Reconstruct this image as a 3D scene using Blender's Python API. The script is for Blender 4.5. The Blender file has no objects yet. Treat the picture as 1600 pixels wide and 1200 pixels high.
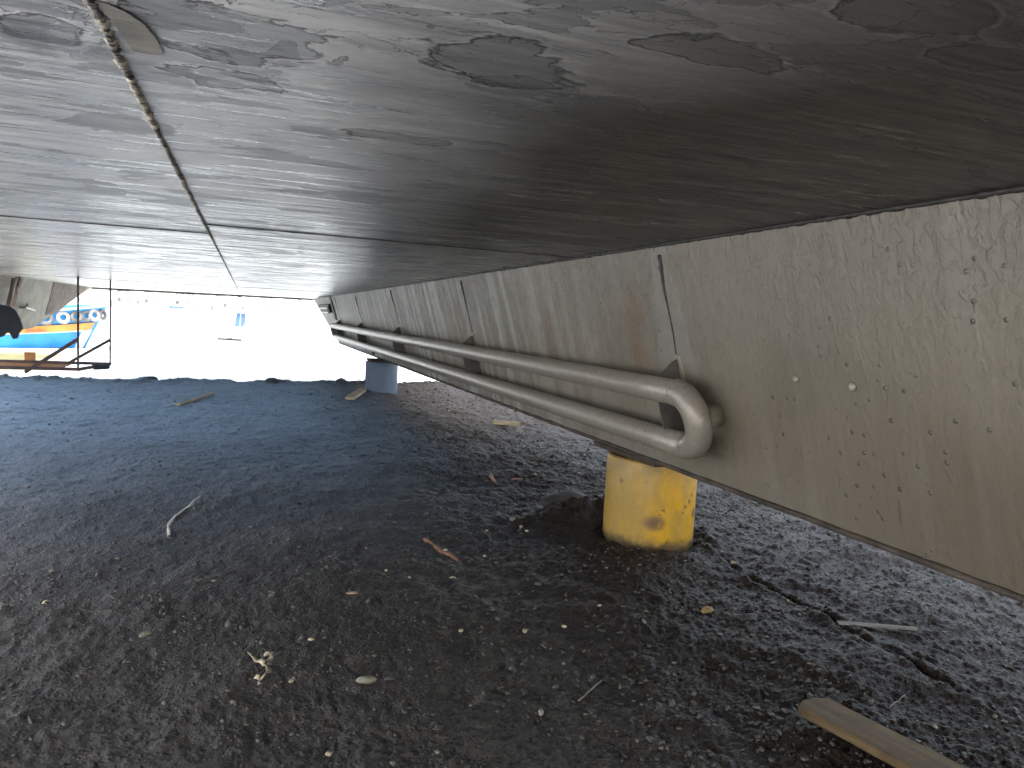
import bpy, bmesh, math, random
import numpy as np
from mathutils import Vector, Matrix, noise as mnoise
random.seed(7); RNG = np.random.default_rng(7)
sc = bpy.context.scene
C = sc.collection

# ------------------------------------------------------------------ camera frame
# the world's X runs across the vessel, Y along it, Z up; the camera stands at the origin,
# 1.1 m above the ground
F = 1110.0
def nrm(v): return v / np.linalg.norm(v)
_t = (F*F + 412**2 + 117**2) / (412 + 117*.0526)
AY = nrm(np.array([-412., -117., F]))
AX = nrm(np.array([388+_t-800, 483+.0526*_t-600, F])); AX = nrm(AX - AY*AX.dot(AY))
AZ = -np.cross(AX, AY)
if AZ[1] > 0: AZ = -AZ
R = np.array([AX, AY, AZ])
def ray(x, y): return R @ nrm(np.array([x-800., y-600., F]))
GZ = -1.1
def onz(x, y, z=GZ):
    r = ray(x, y); r = r*(z/r[2]); return Vector(r)
def ony(x, y, Y):
    r = ray(x, y); return Vector(r*(Y/r[1]))

# ------------------------------------------------------------------ helpers
def obj(name, bm, mat, parent=None, smooth=False, bevel=0):
    me = bpy.data.meshes.new(name)
    bmesh.ops.recalc_face_normals(bm, faces=bm.faces)
    if smooth:
        for f in bm.faces: f.smooth = True
    bm.to_mesh(me); bm.free()
    o = bpy.data.objects.new(name, me); C.objects.link(o)
    mats = mat if isinstance(mat, (list, tuple)) else [mat]
    for m in mats: me.materials.append(m)
    if parent: o.parent = parent
    if bevel:
        b = o.modifiers.new('bevel', 'BEVEL'); b.width = bevel; b.segments = 2; b.limit_method = 'ANGLE'
    return o
def tag(o, label=None, cat=None, group=None, kind=None):
    if label: o['label'] = label
    if cat: o['category'] = cat
    if group: o['group'] = group
    if kind: o['kind'] = kind
    return o
def empty(name, loc, label, cat, group=None, rz=0):
    o = bpy.data.objects.new(name, None); C.objects.link(o)
    o.location = loc; o.rotation_euler.z = rz; o.empty_display_size = .1
    return tag(o, label, cat, group)
def box(bm, a, b, M=None):
    x0, y0, z0 = a; x1, y1, z1 = b
    vs = [bm.verts.new(p) for p in [(x0,y0,z0),(x1,y0,z0),(x1,y1,z0),(x0,y1,z0),(x0,y0,z1),(x1,y0,z1),(x1,y1,z1),(x0,y1,z1)]]
    if M:
        for v in vs: v.co = M @ v.co
    for f in [(0,3,2,1),(4,5,6,7),(0,1,5,4),(1,2,6,5),(2,3,7,6),(3,0,4,7)]: bm.faces.new([vs[i] for i in f])
def bar(bm, p, q, w, h=None, up=(0,0,1)):
    p = Vector(p); q = Vector(q); d = q-p; L = d.length; d.normalize()
    u = Vector(up)
    if abs(d.dot(u)) > .98: u = Vector((0,1,0))
    s = d.cross(u).normalized(); u = s.cross(d)
    M = Matrix((( d.x,s.x,u.x,p.x),(d.y,s.y,u.y,p.y),(d.z,s.z,u.z,p.z),(0,0,0,1)))
    h = h or w
    box(bm, (0,-w/2,-h/2), (L,w/2,h/2), M)
def tube(bm, pts, r, n=16, caps=True):
    """tube through pts; r number or list"""
    pts = [Vector(p) for p in pts]; rs = r if isinstance(r, (list, tuple)) else [r]*len(pts)
    rings = []; t0 = None; u = None
    for i, p in enumerate(pts):
        t = (pts[min(i+1, len(pts)-1)] - pts[max(i-1, 0)]).normalized()
        if u is None:
            a = Vector((0,0,1)) if abs(t.z) < .9 else Vector((1,0,0))
            u = t.cross(a).normalized()
        else:
            u = (u - t*u.dot(t)).normalized()
        w = t.cross(u)
        rings.append([bm.verts.new(p + (u*math.cos(2*math.pi*k/n) + w*math.sin(2*math.pi*k/n))*rs[i]) for k in range(n)])
    for a, b in zip(rings, rings[1:]):
        for k in range(n): bm.faces.new([a[k], a[(k+1)%n], b[(k+1)%n], b[k]])
    if caps:
        bm.faces.new(rings[0][::-1]); bm.faces.new(rings[-1])
def prism(bm, poly, d):
    """poly list of 3D points, extruded by vector d"""
    a = [bm.verts.new(p) for p in poly]; b = [bm.verts.new(Vector(p)+Vector(d)) for p in poly]
    bm.faces.new(a); bm.faces.new(b[::-1])
    for i in range(len(a)):
        j = (i+1) % len(a); bm.faces.new([a[i], b[i], b[j], a[j]])

# ------------------------------------------------------------------ material helper
class Mat:
    def __init__(s, name):
        s.m = bpy.data.materials.new(name); s.m.use_nodes = True
        s.nt = s.m.node_tree; s.nt.nodes.clear()
        s.out = s.nt.nodes.new('ShaderNodeOutputMaterial')
        s.b = s.nt.nodes.new('ShaderNodeBsdfPrincipled')
        s.nt.links.new(s.b.outputs[0], s.out.inputs[0])
        g = s.nt.nodes.new('ShaderNodeNewGeometry'); s.P = g.outputs['Position']; s.geo = g
        s.sep = None
    def put(s, sock, v):
        if isinstance(v, bpy.types.NodeSocket): s.nt.links.new(v, sock)
        elif v is not None:
            if isinstance(v, (tuple, list)) and len(v) == 3 and sock.type == 'RGBA': v = (*v, 1)
            sock.default_value = v
    def xyz(s):
        if not s.sep:
            n = s.nt.nodes.new('ShaderNodeSeparateXYZ'); s.put(n.inputs[0], s.P); s.sep = n.outputs
        return s.sep
    def math(s, op, a, b=0., c=None, clamp=False):
        n = s.nt.nodes.new('ShaderNodeMath'); n.operation = op; n.use_clamp = clamp
        s.put(n.inputs[0], a); s.put(n.inputs[1], b)
        if c is not None: s.put(n.inputs[2], c)
        return n.outputs[0]
    def mul(s, a, b): return s.math('MULTIPLY', a, b)
    def add(s, a, b): return s.math('ADD', a, b)
    def scale(s, v, k=(1,1,1), off=(0,0,0)):
        n = s.nt.nodes.new('ShaderNodeMapping'); s.put(n.inputs[0], v)
        n.inputs['Scale'].default_value = k; n.inputs['Location'].default_value = off; return n.outputs[0]
    def noise(s, scale=5, detail=4, rough=.5, k=None, dist=0., off=(0,0,0), v=None):
        n = s.nt.nodes.new('ShaderNodeTexNoise')
        s.put(n.inputs['Vector'], s.scale(v or s.P, k or (1,1,1), off))
        n.inputs['Scale'].default_value = scale; n.inputs['Detail'].default_value = detail
        n.inputs['Roughness'].default_value = rough; n.inputs['Distortion'].default_value = dist
        return n.outputs['Fac']
    def vor(s, scale=5, feat='F1', k=None, out='Distance', rnd=1.):
        n = s.nt.nodes.new('ShaderNodeTexVoronoi'); n.feature = feat
        s.put(n.inputs['Vector'], s.scale(s.P, k) if k else s.P); n.inputs['Scale'].default_value = scale
        n.inputs['Randomness'].default_value = rnd
        return n.outputs[out]
    def step(s, v, a, b, to0=0., to1=1.):
        n = s.nt.nodes.new('ShaderNodeMapRange'); n.interpolation_type = 'SMOOTHSTEP'
        s.put(n.inputs[0], v)
        if a > b: a, b, to0, to1 = b, a, to1, to0
        n.inputs[1].default_value = a; n.inputs[2].default_value = b
        n.inputs[3].default_value = to0; n.inputs[4].default_value = to1
        return n.outputs[0]
    def mix(s, f, a, b, mode='MIX'):
        n = s.nt.nodes.new('ShaderNodeMix'); n.data_type = 'RGBA'; n.blend_type = mode
        s.put(n.inputs[0], f); s.put(n.inputs[6], a); s.put(n.inputs[7], b); return n.outputs[2]
    def bump(s, h, dist=.01, strength=1., prev=None):
        n = s.nt.nodes.new('ShaderNodeBump'); s.put(n.inputs['Height'], h)
        n.inputs['Distance'].default_value = dist; s.put(n.inputs['Strength'], strength)
        if prev: s.put(n.inputs['Normal'], prev)
        return n.outputs[0]
    def spot(s, ax, c0, r0, bx, c1, r1, soft=.5):
        """soft elliptical mask in two world axes"""
        S = s.xyz()
        a = s.mul(s.add(S[ax], -c0), 1/r0); b = s.mul(s.add(S[bx], -c1), 1/r1)
        d = s.add(s.mul(a, a), s.mul(b, b))
        return s.step(d, 1, max(.0, 1-soft*2), 0., 1.)
    def fin(s, col, rough=.5, metal=0., normal=None, spec=None, **kw):
        s.put(s.b.inputs['Base Color'], col); s.put(s.b.inputs['Roughness'], rough); s.put(s.b.inputs['Metallic'], metal)
        if normal: s.put(s.b.inputs['Normal'], normal)
        if spec is not None: s.put(s.b.inputs['Specular IOR Level'], spec)
        for k, v in kw.items(): s.put(s.b.inputs[k.replace('_', ' ')], v)
        return s.m

def simple(name, col, rough=.6, metal=0, var=.25, nscale=8, bumpd=.003):
    m = Mat(name); n = m.noise(nscale, 5, .6)
    d = tuple(c*(1-var) for c in col); l = tuple(min(1, c*(1+var)) for c in col)
    return m.fin(m.mix(m.step(n, .3, .7), d, l), rough, metal, m.bump(m.noise(nscale*6, 4), bumpd, .6))

# ceiling: dark grey antifouling paint, streaked across, outside glare painted in toward the left and far end
CZ0 = .35
def ceiling_mat():
    m = Mat('glare_paled_underside'); S = m.xyz()
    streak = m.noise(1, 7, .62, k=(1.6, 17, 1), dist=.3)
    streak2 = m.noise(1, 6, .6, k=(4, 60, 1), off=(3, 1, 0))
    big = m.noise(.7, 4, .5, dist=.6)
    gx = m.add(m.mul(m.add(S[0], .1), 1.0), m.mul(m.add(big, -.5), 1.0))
    left_glow = m.step(gx, .90, -.20)  # glare from the open left side put into the paint colour
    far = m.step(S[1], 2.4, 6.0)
    w2 = m.math('MAXIMUM', left_glow, m.mul(far, .6))
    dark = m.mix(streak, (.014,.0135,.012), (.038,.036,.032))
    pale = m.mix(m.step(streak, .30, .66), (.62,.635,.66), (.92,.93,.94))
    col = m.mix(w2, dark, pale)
    # flaked patches, with shaded edges and lit rims put into the colour
    pe = m.noise(1, 9, .58, k=(2.1, 4.6, 1), dist=.9, off=(.7, .3, 0))
    pz = m.step(pe, .555, .561)
    pe2 = m.noise(1, 9, .6, k=(5, 14, 1), dist=.7, off=(4.3, 2.2, 0))
    pz2 = m.step(pe2, .625, .635)
    blotch = m.step(m.noise(1, 10, .72, k=(4.2, 9, 1), off=(9, 2, 0)), .50, .64)
    bl = m.mul(blotch, m.step(m.noise(.9, 3, .5, off=(5,5,0)), .42, .58))
    pn = m.mul(m.add(m.noise(1, 8, .62, k=(5.5, 9, 1), off=(2.2, 1.1, 0), dist=.6), -.5), 3.2)
    Q = None
    for (px, py, qx, qy) in [(800,105,885,140),(790,80,850,60),(1130,85,1210,100),(1440,20,1490,40),(380,60,480,110),(330,25,420,50),(455,82,500,98),(620,215,680,225),(1530,90,1580,105),(60,45,110,60),(340,122,400,128)]:
        c0 = onz(px, py, CZ0); c1 = onz(qx, qy, CZ0); rx = abs(c1.x-c0.x)*1.0+.02; ry = abs(c1.y-c0.y)*.6+.035
        a_ = m.mul(m.add(S[0], -c0.x), 1/rx); b_ = m.mul(m.add(S[1], -c0.y), 1/ry)
        d_ = m.math('SUBTRACT', 1., m.math('SQRT', m.add(m.mul(a_, a_), m.mul(b_, b_))))
        Q = d_ if Q is None else m.math('MAXIMUM', Q, d_)
    Q = m.add(Q, pn)
    pz3 = m.step(Q, 0, .05)
    ed3 = m.step(m.math('ABSOLUTE', Q), .10, .03); rm3 = m.step(m.math('ABSOLUTE', m.add(Q, .16)), .09, .03)
    wv = m.step(m.noise(3.1, 3, .5, off=(6,6,6)), .40, .55)
    edge = m.mul(m.step(m.math('ABSOLUTE', m.add(pe, -.557)), .0050, .0015), wv)
    rim = m.mul(m.step(m.math('ABSOLUTE', m.add(pe, -.547)), .0045, .001), wv)
    edge2 = m.step(m.math('ABSOLUTE', m.add(pe2, -.630)), .005, .0015)
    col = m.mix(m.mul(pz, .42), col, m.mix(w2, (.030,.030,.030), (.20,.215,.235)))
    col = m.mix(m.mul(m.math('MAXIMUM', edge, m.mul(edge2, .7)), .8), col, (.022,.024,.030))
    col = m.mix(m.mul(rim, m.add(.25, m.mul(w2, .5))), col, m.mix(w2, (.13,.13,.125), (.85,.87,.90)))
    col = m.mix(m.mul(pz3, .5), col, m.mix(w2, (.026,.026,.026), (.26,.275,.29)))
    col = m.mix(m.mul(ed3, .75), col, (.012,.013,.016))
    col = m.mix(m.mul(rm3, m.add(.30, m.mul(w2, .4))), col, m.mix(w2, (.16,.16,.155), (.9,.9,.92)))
    col = m.mix(m.mul(bl, m.mul(w2, .55)), col, (.045,.052,.07))
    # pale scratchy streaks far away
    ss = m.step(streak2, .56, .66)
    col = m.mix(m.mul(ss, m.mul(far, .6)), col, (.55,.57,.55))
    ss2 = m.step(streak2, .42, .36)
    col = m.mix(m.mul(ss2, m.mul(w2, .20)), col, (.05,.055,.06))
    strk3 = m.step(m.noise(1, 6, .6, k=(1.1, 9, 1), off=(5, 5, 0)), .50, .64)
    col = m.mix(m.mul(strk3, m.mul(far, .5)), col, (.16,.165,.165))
    rustw = m.mul(m.step(m.noise(1.1, 4, .5, off=(2,7,1)), .5, .7), m.step(S[0], .2, 1.0))
    col = m.mix(m.mul(rustw, .3), col, (.055,.036,.022))
    h = m.add(m.add(m.mul(pz, -.75), m.mul(pz3, -.9)), m.mul(pz2, -.40))
    h = m.add(h, m.mul(streak, .45))
    n1 = m.bump(h, .011, m.step(S[1], 1.2, 6.0, 1., .15))
    n2 = m.bump(m.noise(1, 6, .65, k=(26, 70, 1)), .0028, m.step(S[1], 1.2, 6.0, .8, .15), n1)
    spk = m.step(m.vor(38), .10, .02)
    spm = m.mul(spk, m.step(m.noise(3, 3), .55, .62))
    n3 = m.bump(spm, .004, .8, n2)
    rough = m.step(m.add(streak, m.mul(pz, .12)), .3, .7, .27, .46)
    rough = m.mul(rough, m.mul(m.step(S[1], 1.2, 4.2, 1., .72), m.step(streak2, .38, .62, .8, 1.25)))
    return m.fin(col, rough, m.mul(m.mul(w2, m.step(streak2, .60, .42, .50, .95)), m.step(S[1], 3.2, 6.5, .95, .62)), n3, spec=.6)

def hull_mat(side=1):
    m = Mat('blistered_grey_hull_paint'); S = m.xyz()
    big = m.noise(1.3, 4, .55, dist=.4)
    vs = m.noise(1, 5, .6, k=(.5, 7, .55), off=(1, 0, 0))
    col = m.mix(m.step(big, .35, .65), (.150,.130,.098), (.200,.178,.138))
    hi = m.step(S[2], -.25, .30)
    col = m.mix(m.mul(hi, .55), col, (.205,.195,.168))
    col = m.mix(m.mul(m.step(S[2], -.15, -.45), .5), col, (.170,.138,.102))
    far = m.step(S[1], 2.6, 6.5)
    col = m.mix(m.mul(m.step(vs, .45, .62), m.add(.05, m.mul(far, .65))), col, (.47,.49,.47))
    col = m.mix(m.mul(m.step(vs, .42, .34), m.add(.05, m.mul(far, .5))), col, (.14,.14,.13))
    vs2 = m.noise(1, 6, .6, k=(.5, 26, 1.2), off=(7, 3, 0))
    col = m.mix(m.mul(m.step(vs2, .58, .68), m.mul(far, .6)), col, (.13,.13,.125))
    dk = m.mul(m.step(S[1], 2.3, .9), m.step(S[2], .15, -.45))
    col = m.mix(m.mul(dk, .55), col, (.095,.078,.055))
    # rust
    rn = m.noise(1, 6, .62, k=(1, 12, 3.5), off=(2, 2, 2))
    for (cy, ry, cz, rz, k) in [(2.86,.17,.00,.26,.5),(5.75,.22,-.02,.22,.8),(8.7,.45,.0,.3,.7),(1.0,.4,-.35,.2,.18),(14.9,.5,.0,.3,.8),(3.9,.2,-.05,.2,.3),(12.0,.4,0,.3,.4)]:
        mk = m.mul(m.spot(1, cy, ry, 2, cz, rz, .5), m.step(rn, .36, .58))
        col = m.mix(m.mul(mk, k), col, (.16,.085,.035))
    # pale scraped strips along the weld seams, wider toward the bottom
    en = m.mul(m.add(m.noise(9, 5, .6), -.5), .10)
    for cy in (2.57, 5.47, 8.45, 11.45):
        d = m.math('ABSOLUTE', m.add(m.add(S[1], -cy), en))
        w = m.add(.055, m.mul(m.add(S[2], -.35), -.16))
        t = m.step(m.add(d, m.mul(w, -1)), .012, -.008)
        t = m.mul(t, m.step(S[2], -.22, -.10))
        col = m.mix(m.mul(t, .27), col, (.30,.315,.31))
    # drips
    dr = m.step(m.noise(1, 3, .5, k=(1, 34, 5), off=(3,8,8)), .68, .73)
    col = m.mix(m.mul(dr, m.mul(m.step(S[2], -.30, -.42), .5)), col, (.07,.04,.025))
    speck = m.step(m.vor(60), .13, .07)
    speck = m.mul(speck, m.step(m.noise(4, 3), .52, .6))
    col = m.mix(m.mul(speck, .5), col, (.10,.085,.065))
    grime = m.noise(14, 6, .7)
    col = m.mix(m.mul(m.step(grime, .5, .7), .25), col, (.13,.12,.10))
    lump = m.noise(1, 5, .55, k=(30, 42, 24), dist=.6)
    lump = m.step(lump, .42, .72)
    amp = m.add(.20, m.mul(hi, .50))
    n1 = m.bump(m.mul(lump, amp), .006, .9)
    pit = m.step(m.vor(20), .16, .05)
    pit = m.mul(pit, m.step(m.noise(2.2, 3, .5, off=(4,4,4)), .50, .60))
    n2 = m.bump(pit, .008, .9, n1)
    n3 = m.bump(m.noise(1, 4, .5, k=(2, 14, 2)), .012, .5, n2)
    n4 = m.bump(m.noise(190, 3, .6), .0012, .7, n3)
    return m.fin(col, m.step(grime, .3, .7, .42, .62), 0, n4, spec=.5)

def soil_mat():
    m = Mat('black_gravelly_soil'); S = m.xyz()
    a = m.noise(2.2, 8, .65); b = m.noise(30, 6, .7); c = m.noise(9, 5, .6, off=(3,3,3))
    col = m.mix(m.step(b, .35, .68), (.007,.0055,.0042), (.048,.038,.028))
    col = m.mix(m.mul(m.step(a, .45, .62), .55), col, (.034,.027,.020))
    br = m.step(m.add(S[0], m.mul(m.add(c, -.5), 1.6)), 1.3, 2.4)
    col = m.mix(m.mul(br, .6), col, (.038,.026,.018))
    col = m.mix(m.step(m.add(S[0], m.mul(m.add(c, -.5), .8)), 2.3, 3.4), col, m.mix(m.step(b,.35,.65), (.026,.019,.014), (.15,.125,.10)))  # paler past the hull: skylight falloff put into the soil colour
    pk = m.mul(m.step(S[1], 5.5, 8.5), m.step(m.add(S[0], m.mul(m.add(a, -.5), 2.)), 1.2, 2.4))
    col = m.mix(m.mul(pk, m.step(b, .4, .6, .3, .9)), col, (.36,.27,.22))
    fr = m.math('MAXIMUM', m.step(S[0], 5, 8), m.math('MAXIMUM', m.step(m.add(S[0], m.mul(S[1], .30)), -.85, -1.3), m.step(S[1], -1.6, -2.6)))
    col = m.mix(fr, col, m.mix(b, (.46,.45,.44), (.68,.67,.66)))  # outer ground out of view made pale to bounce light under the vessel
    sk = m.step(m.vor(55), .12, .06); sk = m.mul(sk, m.step(m.noise(40, 2, .5, off=(1,9,1)), .54, .6))
    col = m.mix(m.mul(sk, .55), col, (.20,.18,.14))
    n1 = m.bump(m.noise(45, 6, .7), .012, .9)
    n2 = m.bump(m.step(m.vor(70), .5, .05), .006, .7, n1)
    n3 = m.bump(m.noise(260, 3, .6), .003, .7, n2)
    cr = m.step(m.noise(120, 5, .75), .56, .70)
    col = m.mix(m.mul(cr, .5), col, (.15,.125,.09))
    glare_sheen = m.mul(m.step(S[1], 2.2, 9.0), m.step(S[0], 2.0, .2))  # blue lens glare over the left ground painted as a tinted sheen
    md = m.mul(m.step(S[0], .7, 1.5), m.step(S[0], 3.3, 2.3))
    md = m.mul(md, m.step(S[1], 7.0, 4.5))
    col = m.mix(m.mul(md, .78), col, (.017,.0095,.005))  # browner, and darkened to paint in the shade beside the right hull
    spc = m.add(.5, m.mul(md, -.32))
    return m.fin(col, m.step(b, .3, .7, .45, .66), 0, n3, spec=spc, Sheen_Weight=glare_sheen, Sheen_Roughness=.35, Sheen_Tint=(.47,.71,1,1))

def water_mat():
    m = Mat('shallow_sea_water'); S = m.xyz()
    rip = m.noise(1, 5, .6, k=(.35, 1.6, 1)); rip2 = m.noise(1, 6, .6, k=(1.6, 7, 1))
    col = m.mix(rip2, (.62,.64,.60), (.80,.82,.80))  # glare on the sea put into a near-white base colour
    sh = m.mul(m.step(S[1], 31.5, 27.5), m.step(m.add(S[0], m.mul(m.add(rip, -.5), 6)), -4.2, -6.5))
    ol = m.mix(m.step(rip2, .40, .60), (.10,.095,.035), (.24,.235,.12))
    col = m.mix(sh, col, ol)
    n = m.bump(rip2, .12, .5)
    return m.fin(col, m.add(.22, m.mul(sh, .5)), 0, n, spec=m.add(.6, m.mul(sh, -.5)))

def yellow_mat():
    m = Mat('chipped_yellow_paint'); S = m.xyz()
    a = m.noise(6, 6, .65); b = m.noise(22, 6, .65, off=(3,3,3)); v = m.noise(1, 5, .6, k=(14, 14, 1.6))
    col = m.mix(m.step(a, .35, .7), (.60,.31,.0), (.50,.27,.006))
    col = m.mix(m.mul(m.step(v, .46, .62), .45), col, (.36,.24,.06))
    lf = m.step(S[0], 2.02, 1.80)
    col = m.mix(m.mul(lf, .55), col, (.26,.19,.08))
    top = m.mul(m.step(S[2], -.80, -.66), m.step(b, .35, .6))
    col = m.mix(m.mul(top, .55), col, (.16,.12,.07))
    ch = m.step(m.noise(16, 5, .6, off=(8,1,2)), .66, .70)
    col = m.mix(m.mul(ch, .85), col, (.06,.045,.03))
    sc_ = m.step(m.noise(1, 4, .6, k=(70, 70, 9), off=(1,5,2)), .68, .72)
    col = m.mix(m.mul(sc_, .7), col, (.12,.08,.04))
    wr = m.step(m.noise(1, 7, .7, k=(9, 9, 5), off=(4,4,1)), .52, .60)
    col = m.mix(m.mul(wr, .5), col, (.30,.19,.045))
    wr2 = m.step(m.noise(60, 5, .7), .60, .66)
    col = m.mix(m.mul(wr2, .6), col, (.10,.07,.035))
    st = m.spot(0, 1.935, .065, 2, -.965, .05, .5)
    st = m.mul(st, m.step(b, .25, .5))
    col = m.mix(m.mul(st, .85), col, (.10,.055,.04))
    for (cx, cz, r) in [(2.13,-.86,.014),(2.145,-.83,.012),(2.10,-.885,.012),(2.185,-.93,.03),(2.17,-.80,.010)]:
        col = m.mix(m.mul(m.spot(0, cx, r, 2, cz, r*1.1, .4), .75), col, (.07,.055,.03))
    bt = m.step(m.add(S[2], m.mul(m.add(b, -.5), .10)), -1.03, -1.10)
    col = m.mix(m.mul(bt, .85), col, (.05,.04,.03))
    n = m.bump(m.add(m.mul(ch, -.5), m.mul(b, .5)), .003, .8)
    n = m.bump(m.noise(4, 2), .02, .4, n)
    return m.fin(col, m.step(b, .3, .7, .32, .55), 0, n)

def veiled_blue_mat():  # blue veil over the far pillar put into its paint colour
    m = Mat('blue_veiled_pillar_paint'); b = m.noise(12, 5, .6)
    return m.fin(m.mix(b, (.09,.13,.20), (.15,.20,.28)), .55, 0, m.bump(b, .006, .7))

def wood_mat(name, c0, c1, ax=0):
    m = Mat(name)
    tc = m.nt.nodes.new('ShaderNodeTexCoord').outputs['Object']
    k = [30, 30, 30]; k[ax] = 1.6
    g = m.noise(1, 6, .6, k=tuple(k), dist=1.2, v=tc); g2 = m.noise(9, 5, .6, v=tc)
    fine = [120, 120, 120]; fine[ax] = 5
    g3 = m.noise(1, 4, .6, k=tuple(fine), v=tc)
    col = m.mix(m.step(g, .3, .7), c0, c1)
    col = m.mix(m.mul(m.step(g2, .45, .65), .5), col, tuple(c*.45 for c in c0))
    col = m.mix(m.mul(m.step(g3, .55, .7), .4), col, tuple(c*.5 for c in c0))
    return m.fin(col, .75, 0, m.bump(m.add(m.mul(g, .5), g3), .003, .9), spec=.3)

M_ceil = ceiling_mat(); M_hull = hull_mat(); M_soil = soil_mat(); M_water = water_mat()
M_yel = yellow_mat(); M_blg = veiled_blue_mat()
M_hullL = simple('stained_hull_paint', (.42,.38,.30), .6, 0, .3, 4, .01)
M_pipe = None
def pipe_mat():
    m = Mat('grey_painted_pipe'); a = m.noise(5, 5, .6); b = m.noise(40, 5, .6)
    S = m.xyz()
    col = m.mix(m.step(b, .25, .75), (.235,.208,.172), (.285,.258,.218))
    col = m.mix(m.mul(m.step(m.noise(70, 4, .6), .60, .70), .35), col, (.12,.10,.08))
    col = m.mix(m.mul(m.step(m.noise(90, 4), .66, .70), .7), col, (.55,.53,.50))
    n = m.bump(b, .002, .8); n = m.bump(m.noise(8, 3), .008, .35, n)
    return m.fin(col, m.step(b, .2, .8, .26, .38), .12, n, spec=.6)
M_pipe = pipe_mat()
M_lip = simple('rusty_dark_edge', (.06,.045,.035), .75, 0, .5, 12, .006)
M_fill = simple('packing_timber_dark', (.050,.032,.022), .85, 0, .4, 20, .006)
mm = Mat('weld_bead_metal'); M_weld = mm.fin(mm.mix(mm.geo.outputs['Random Per Island'], (.03,.028,.026), (.42,.38,.31)), .38, .3, mm.bump(mm.noise(200, 3), .002, .8))
M_welddark = simple('dark_weld_line', (.030,.028,.026), .5, 0, .4, 30, .003)
M_bare = wood_mat('brushed_bare_primer', (.19,.185,.17), (.27,.265,.245), 0)
M_darksteel = simple('dark_bare_steel', (.035,.036,.045), .6, 0, .3, 8, .004)
M_superstr = simple('vessel_topside_paint', (.30,.30,.28), .5)

# ------------------------------------------------------------------ ground
def hashgrid(seed, n=256):
    r = np.random.default_rng(seed); a = r.random((n, n))*2*np.pi
    return np.cos(a), np.sin(a)
_H = {}
def perlin(x, y, seed=0):
    if seed not in _H: _H[seed] = hashgrid(seed)
    gx, gy = _H[seed]
    xi = np.floor(x).astype(int); yi = np.floor(y).astype(int); xf = x-xi; yf = y-yi
    u = xf*xf*xf*(xf*(xf*6-15)+10); v = yf*yf*yf*(yf*(yf*6-15)+10)
    def g(i, j):
        a = (xi+i) & 255; b = (yi+j) & 255
        return gx[a, b]*(xf-i) + gy[a, b]*(yf-j)
    return ((g(0,0)*(1-u)+g(1,0)*u)*(1-v) + (g(0,1)*(1-u)+g(1,1)*u)*v)*1.5
def seg_d(x, y, a, b):
    ax, ay = a[0], a[1]; dx, dy = b[0]-ax, b[1]-ay
    t = np.clip(((x-ax)*dx+(y-ay)*dy)/(dx*dx+dy*dy), 0, 1)
    return np.hypot(x-ax-t*dx, y-ay-t*dy), t
GR = [onz(*p) for p in [(1095,840),(1170,900),(1290,965),(1350,1010),(1420,1045),(1495,1090)]]
MOUND = onz(905, 815)
def ground_h(x, y):
    x = np.asarray(x, float); y = np.asarray(y, float)
    h = .030*perlin(x*.9, y*.9, 1) + .018*perlin(x*2.6+3, y*2.6, 2)
    h += .012*(.5-np.abs(perlin(x*5+7, y*5, 3))) + .007*perlin(x*11, y*11+5, 4)
    near = np.clip((14-np.hypot(x, y))/4, 0, 1)
    h += near*(.006*(.5-np.abs(perlin(x*21, y*21, 5))) + .0042*perlin(x*45, y*45, 6) + .0026*perlin(x*95, y*95, 7))
    k = np.maximum(0, perlin(x*14+2, y*14+9, 8)-.28); h += near*.016*k
    k = np.maximum(0, perlin(x*33+2, y*33+9, 9)-.3); h += near*.011*k
    # rut
    for a, b in zip(GR, GR[1:]):
        d, t = seg_d(x + .02*perlin(x*9, y*9, 11), y + .02*perlin(x*9, y*9, 12), a, b)
        h -= .011*np.exp(-(d/.010)**2)*(1+1.4*perlin(x*5, y*5, 17)); h += .006*np.exp(-((d-.035)/.02)**2)
    d = np.hypot((x-MOUND.x)/.30, (y-MOUND.y)/.17)
    h += .10*np.exp(-d*d)*(1+.5*perlin(x*12, y*12, 13))
    # soil heaped and sunk round the pillar foot
    d = np.hypot(x-2.03, y-3.23)
    h += .012*np.exp(-((d-.34)/.07)**2) - .02*np.exp(-((d-.25)/.04)**2)
    # sea edge
    ye = 11.50 + .07*np.clip(x, -4, 4) + .25*perlin(x*.6, x*0+3.3, 14) + .12*perlin(x*2.5, x*0+1.3, 15)
    h += np.exp(-((y-ye+.15)/.25)**2)*(.035*(.6+perlin(x*4, y*3, 16)) + .03*np.maximum(0, perlin(x*11, y*9, 18)) + .02*np.maximum(0, perlin(x*26, y*20, 19)))
    over = np.maximum(0, y-ye)
    h -= np.minimum(over*.40, 1.6) + np.minimum(over, .2)*.1
    return GZ + h
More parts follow.
